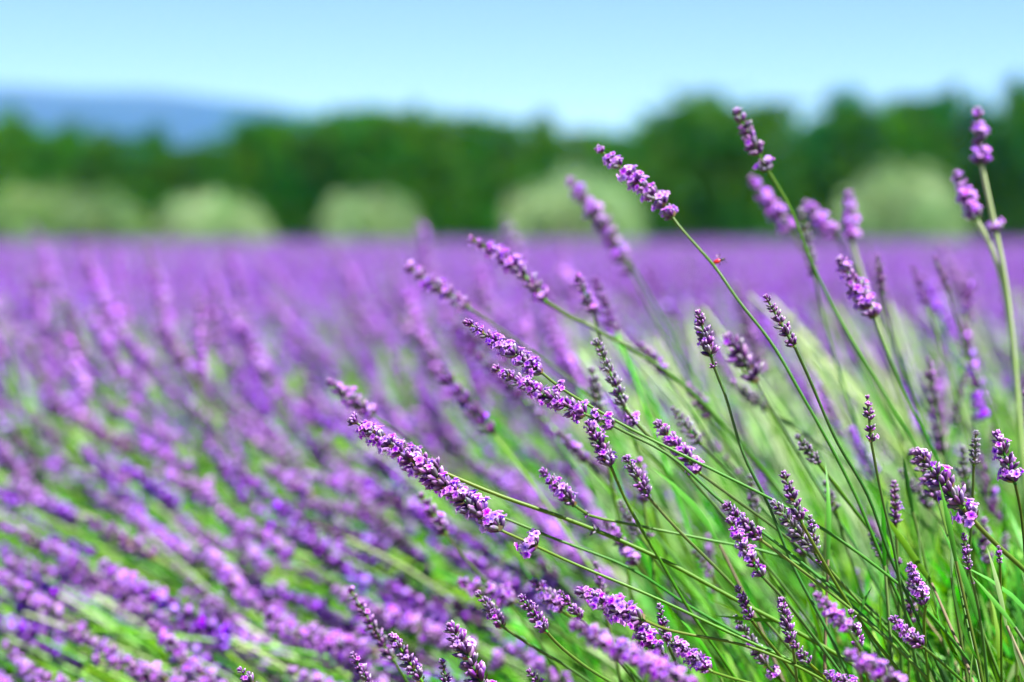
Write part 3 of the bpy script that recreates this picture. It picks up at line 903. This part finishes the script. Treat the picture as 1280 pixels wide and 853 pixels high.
# tall pale stems of the bushes behind the fan
n = 230
x = rng.uniform(.03, .62, n); y = rng.uniform(1.5, 2.9, n)
x = x * y / 1.9
zt = HC - (np.interp(rng.random(n), [0, 1], [70, 300]) / FPX) * y
a = np.radians(rng.normal(66, 13, n))
d = np.stack([-np.cos(a), rng.normal(0, .15, n), np.sin(a)], 1)
tip = np.stack([x, y, zt], 1); root = tip - d * ((zt - .12) / np.sin(a))[:, None]
ctrl = (tip + root) / 2 + np.array([.02, 0, .01])
P = (1 - u) ** 2 * root[:, None] + 2 * u * (1 - u) * ctrl[:, None] + u * u * tip[:, None]
tubes(fl, P, np.linspace(1.3, .8, 7) * .0015, 4, 3, rng.random(n))
# middle and far field
x, y = zone(8500, 3.2, 11, .23, .5, .8)
field(fl, x, y, rng.normal(-.012, .02, len(x)), .05, .08, T_mid, 2, 3, .0012, np.radians(rng.normal(72, 12, len(x))), (.12, .22), .35)
x, y = zone(30000, 10.5, 40, .23, 1.2, .85)
field(fl, x, y, rng.normal(-.01, .022, len(x)), .06, .11, T_far, 1, 3, .0018, np.radians(rng.normal(80, 12, len(x))), (.1, .15), .3)
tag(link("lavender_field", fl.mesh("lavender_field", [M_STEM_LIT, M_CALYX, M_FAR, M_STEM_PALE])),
    "sea of purple lavender flowers running back to the pale shrubs", "lavender field", kind="stuff")

# grass in the gap before the bank and in front of the hedge
gr = Acc()
x, y = zone(9000, 1.6, 4.2, .25, .3)
scatter_leaves(gr, tpl_leaf(.09, .005, 0), np.stack([x, y, 0 * x + .01], 1), 0, .4, .6, 1.4)
x = rng.uniform(-13, 13, 14000); y = rng.uniform(40.2, 50, 14000)
scatter_leaves(gr, tpl_leaf(.28, .03, 0), np.stack([x, y, 0 * x], 1), 0, .35, .6, 1.4)
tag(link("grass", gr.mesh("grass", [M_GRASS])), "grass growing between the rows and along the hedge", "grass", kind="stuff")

# ------------------------------------------------------------------ pale round shrubs at the end of the field
def leaf_cloud(n, pts, size, m, up=.2, rn=None):
    acc = Acc()
    tp = Acc(); tp.add([(-.3, 0, 0), (.3, 0, 0), (.34, .12, .6), (0, .2, 1), (-.34, .12, .6)], [(0, 1, 2), (0, 2, 4), (4, 2, 3)], 0, [0, 0, .5, 1, .5], 0)
    P, Nn = pts
    d = Nn + rng.normal(0, .55, P.shape) + np.array([0, 0, up])
    R = spin(frame(d), rng.uniform(0, 6.28, len(P))) * (size * rng.uniform(.6, 1.4, len(P)))[:, None, None]
    acc.scatter(tp.arrays(), R, P, rng.random(len(P)) if rn is None else rn)
    return acc


def shrub(px, top, wpx, D, label, lumps=0.13, m=M_SHRUB):
    wpx *= .88; top += 11
    c = at(px, 297, D); rx = wpx / 2 / FPX * D; H = at(px, top, D).z
    t = empty("round_shrub", (c.x, c.y, 0)); tag(t, label, "shrub", "pale round shrubs along the hedge")
    n = 5200
    a = rng.uniform(0, 6.28, n); cz = rng.uniform(0.0, 1, n); s = np.sqrt(1 - cz ** 3.0)
    ph = rng.uniform(0, 6.28, 4)
    lump = 1 + lumps * np.sin(3 * a + ph[0]) * np.sin(4 * cz + ph[1]) + .6 * lumps * np.sin(7 * a + ph[2] + 6 * cz)
    rad = lump * (1 - .25 * rng.random(n) ** 2)
    N = np.stack([np.cos(a) * s, np.sin(a) * s, cz], 1)
    P = N * rad[:, None] * np.array([rx, rx * .9, H * .97])
    P[:, 2] += .05
    seeds = P[rng.integers(0, n, 60)]
    sid = np.argmin(((P[:, None] - seeds[None]) ** 2).sum(-1), axis=1)
    clump = rng.random(60)[sid]
    P = P + (rng.normal(0, .06, 60)[sid])[:, None] * N
    link("crown", leaf_cloud(n, (P, N), .075, 0, rn=clump).mesh("crown", [m]), t)
    for k in range(5):
        aa = k * 1.26 + random.random()
        cl = catmull([(0.05 * math.cos(aa), .05 * math.sin(aa), 0), (rx * .25 * math.cos(aa), rx * .25 * math.sin(aa), H * .4), (rx * .5 * math.cos(aa), rx * .5 * math.sin(aa), H * .75)], 6)
        acc = Acc(); tubes(acc, cl[None], np.linspace(.03, .01, 6), 5, 0)
        link("trunk", acc.mesh("trunk", [M_BARK]), t)


shrub(40, 232, 190, 45, "low wide olive shrub merging with a smaller one beside it", m=M_SHRUB_OLIVE)
shrub(136, 244, 110, 44.5, "smaller shrub merging with the low wide olive one", m=M_SHRUB_OLIVE)
shrub(266, 244, 160, 45, "low wide pale shrub under the dip in the dark hedge")
shrub(464, 241, 144, 45, "flat-topped pale shrub standing alone before the dark hedge")
shrub(722, 214, 184, 44, "tallest pale round shrub, behind the tall sprig with the insect")
shrub(1128, 212, 178, 44, "broad domed pale shrub behind the soft lilac sprigs")

# ------------------------------------------------------------------ hedge trees
def tree(px, top, wpx, D, shape, label, group, m):
    c = at(px, 297, D); H = at(px, top, D).z; r = wpx / 2 / FPX * D
    t = empty("hedge_tree", (c.x, c.y, 0)); tag(t, label, "tree", group)
    bend = random.uniform(-.15, .15)
    cl = catmull([(0, 0, -.05), (bend * .4, 0, H * .4), (bend, random.uniform(-.1, .1), H * .92)], 9)
    acc = Acc(); tubes(acc, cl[None], np.linspace(.075, .012, 9), 7, 0)
    for k in range(12):      # limbs
        f = random.uniform(.12, .85); i = int(f * 8); a = random.uniform(0, 6.28)
        L = r * (1 - .6 * f)
        q = catmull([cl[i], cl[i] + np.array([math.cos(a) * L * .5, math.sin(a) * L * .5, L * .35]), cl[i] + np.array([math.cos(a) * L, math.sin(a) * L, L * .9])], 5)
        tubes(acc, q[None], np.linspace(.022, .006, 5), 4, 0)
    link("trunk", acc.mesh("trunk", [M_BARK]), t)
    Ps, Ns, Rs = [], [], []
    for k in range(60 if shape == "bushy" else 34):   # clumps of leaves
        f = (k + random.random()) / (60 if shape == "bushy" else 34)
        env = (1 - f) ** .36 if shape == "bushy" else (1 - f) ** .8
        a = k * 2.4 + random.uniform(-.5, .5); rr = r * env * random.uniform(.35, 1.0)
        cc = np.array([math.cos(a) * rr + bend * f, math.sin(a) * rr, H * (.06 + .9 * f)])
        n = random.randint(38, 70); sg = r * random.uniform(.16, .3) * (.5 + .6 * env)
        q = rng.normal(0, 1, (n, 3)) * np.array([sg, sg, sg * 1.1])
        Rs.append(np.full(n, random.random())); Ps.append(cc + q); Ns.append(q / (np.linalg.norm(q, axis=1, keepdims=True) + 1e-6))
    P, N = np.concatenate(Ps), np.concatenate(Ns); P[:, 2] = np.clip(P[:, 2], .05, H * 1.02)
    link("crown", leaf_cloud(len(P), (P, N), .13, 0, rn=np.concatenate(Rs)).mesh("crown", [m]), t)


HEDGE = [(-30, 165, 110), (20, 140, 60), (62, 178, 90), (95, 160, 70), (150, 182, 90), (192, 168, 60), (228, 196, 80), (275, 194, 90), (318, 160, 75), (352, 162, 80),
         (400, 158, 90), (447, 148, 90), (490, 150, 90), (520, 136, 60), (560, 158, 90), (596, 150, 70), (640, 165, 90), (674, 146, 50), (715, 176, 90),
         (762, 182, 90), (806, 168, 80), (842, 148, 80), (884, 128, 100), (930, 146, 80), (966, 142, 80), (1006, 168, 70), (1050, 122, 70), (1092, 138, 90),
         (1146, 136, 80), (1190, 112, 70), (1228, 146, 70), (1262, 100, 60), (1310, 128, 100),
         (38, 156, 40), (132, 166, 40), (262, 182, 40), (335, 148, 40), (422, 144, 45), (470, 138, 40), (545, 142, 40), (618, 150, 40), (742, 166, 40), (862, 126, 45),
         (906, 122, 40), (948, 130, 40), (1024, 148, 40), (1072, 116, 40), (1120, 124, 45), (1168, 120, 40), (1212, 122, 40), (1284, 112, 45)]
for k, (px, top, wpx) in enumerate(HEDGE):
    peak = wpx <= 70
    blue = peak and px > 780
    spots = [(-60, 95, "behind the low wide olive shrub"), (95, 185, "behind the smaller of the two merged shrubs"), (185, 345, "behind the low wide pale shrub"),
             (345, 390, "between the low wide and the flat-topped pale shrubs"), (390, 540, "behind the flat-topped pale shrub"),
             (540, 630, "between the flat-topped and the tallest pale shrubs"), (630, 815, "behind the tallest pale shrub"),
             (815, 1035, "between the tallest and the domed pale shrubs"), (1035, 1220, "behind the broad domed pale shrub"),
             (1220, 1400, "beyond the broad domed pale shrub, by the tall pale-stemmed sprig")]
    where = next(w_ for a_, b_, w_ in spots if a_ <= px < b_)
    lab = ("narrow pointed hedge tree " if peak else "bushy dark green hedge tree ") + where
    tree(px, top - 4, wpx * (1.3 if peak else 1.75), 52 + random.uniform(-.8, .8) + (1.5 if peak else 0), "cone" if peak else "bushy", lab,
         ("pointed" if peak else "bushy") + " hedge trees " + where, M_TREE_BLUE if blue else M_TREE)

# ------------------------------------------------------------------ the red insect on the tall stem
def simple(name, rgb, rough=.4, alpha=None):
    m = bpy.data.materials.new(name); m.use_nodes = True
    n, l = m.node_tree.nodes, m.node_tree.links
    p = n["Principled BSDF"]; p.inputs["Roughness"].default_value = rough
    nz = n.new("ShaderNodeTexNoise"); nz.inputs["Scale"].default_value = 900
    r = n.new("ShaderNodeValToRGB"); r.color_ramp.elements[0].color = (*[c * .7 for c in rgb], 1); r.color_ramp.elements[1].color = (*rgb, 1)
    l.new(nz.outputs["Fac"], r.inputs[0]); l.new(r.outputs[0], p.inputs["Base Color"])
    if alpha: p.inputs["Alpha"].default_value = alpha
    return m


M_RED = simple("insect_red", (.62, .02, .025), .3); M_BLACK = simple("insect_black", (.012, .008, .015), .3); M_WING = simple("insect_wing", (.45, .3, .45), .3, .45)
ins_c = np.array(at(896.5, 327, 1.138))
ins = empty("insect", Vector(ins_c)); tag(ins, "tiny red and black insect clinging to the tall sprig's stem", "insect")
ix = np.array([.94, 0, .34]); iz = np.array([-.34, 0, .94]); iy = np.array([0, -1.0, 0])


def blob(name, c, rx, ry, rz, m, nu=10, nv=7):
    V, F = [], []
    for j in range(nv + 1):
        th = math.pi * j / nv
        for i in range(nu):
            ph = 2 * math.pi * i / nu
            V.append(np.array(c) + ix * rx * math.cos(th) + iy * ry * math.sin(th) * math.cos(ph) + iz * rz * math.sin(th) * math.sin(ph))
    for j in range(nv):
        for i in range(nu):
            a, b = j * nu + i, j * nu + (i + 1) % nu
            F += [(a, b, b + nu), (a, b + nu, a + nu)]
    acc = Acc(); acc.add(V, F); return link(name, acc.mesh(name, [m]), ins)


blob("abdomen", ix * -.0002, .0021, .0010, .0011, M_RED)
blob("thorax", ix * .0022, .0011, .0008, .0008, M_BLACK)
blob("head", ix * .0034, .0006, .0006, .0006, M_BLACK)
for s in (-1, 1):
    acc = Acc()
    b = ix * .0012 + iz * .0007
    tipw = b + iz * .0030 + ix * (.0012 if s > 0 else -.0006) + iy * .0012 * s
    wv = ix * .0007
    acc.add([b, b + (tipw - b) * .5 - wv, b + (tipw - b) * .5 + wv, tipw], [(0, 1, 2), (1, 3, 2)])
    link("wing", acc.mesh("wing", [M_WING]), ins)
    for k in range(3):
        p0 = ix * (.0012 + .0007 * k); p1 = p0 + iy * .0009 * s - iz * .0012 + ix * .0006 * (k - .4); p2 = p1 - iz * .0010 + ix * .0005 * (k - .8)
        acc = Acc(); tubes(acc, catmull([p0, p1, p2], 5)[None], np.full(5, .00011), 4, 0)
        link("leg", acc.mesh("leg", [M_BLACK]), ins)

# ------------------------------------------------------------------ air
hz = Acc()
x0, x1, y0, y1, z0, z1 = -6600, 6600, -60, 6600, -5, 285
V = [(x, y, z) for z in (z0, z1) for y in (y0, y1) for x in (x0, x1)]
F = [(0, 2, 3), (0, 3, 1), (4, 5, 7), (4, 7, 6), (0, 1, 5), (0, 5, 4), (2, 6, 7), (2, 7, 3), (0, 4, 6), (0, 6, 2), (1, 3, 7), (1, 7, 5)]
hz.add(V, F)
hm = bpy.data.materials.new("haze_air"); hm.use_nodes = True
n, l = hm.node_tree.nodes, hm.node_tree.links
n.clear()
o_ = n.new("ShaderNodeOutputMaterial"); pv = n.new("ShaderNodeVolumePrincipled")
pv.inputs["Color"].default_value = (.09, .30, 1.0, 1); pv.inputs["Density"].default_value = 1.65e-4
pv.inputs["Absorption Color"].default_value = (1, 1, 1, 1)
l.new(pv.outputs[0], o_.inputs["Volume"])
tag(link("haze", hz.mesh("haze", [hm], False)), "blue summer haze over the far hill", "haze", kind="stuff")
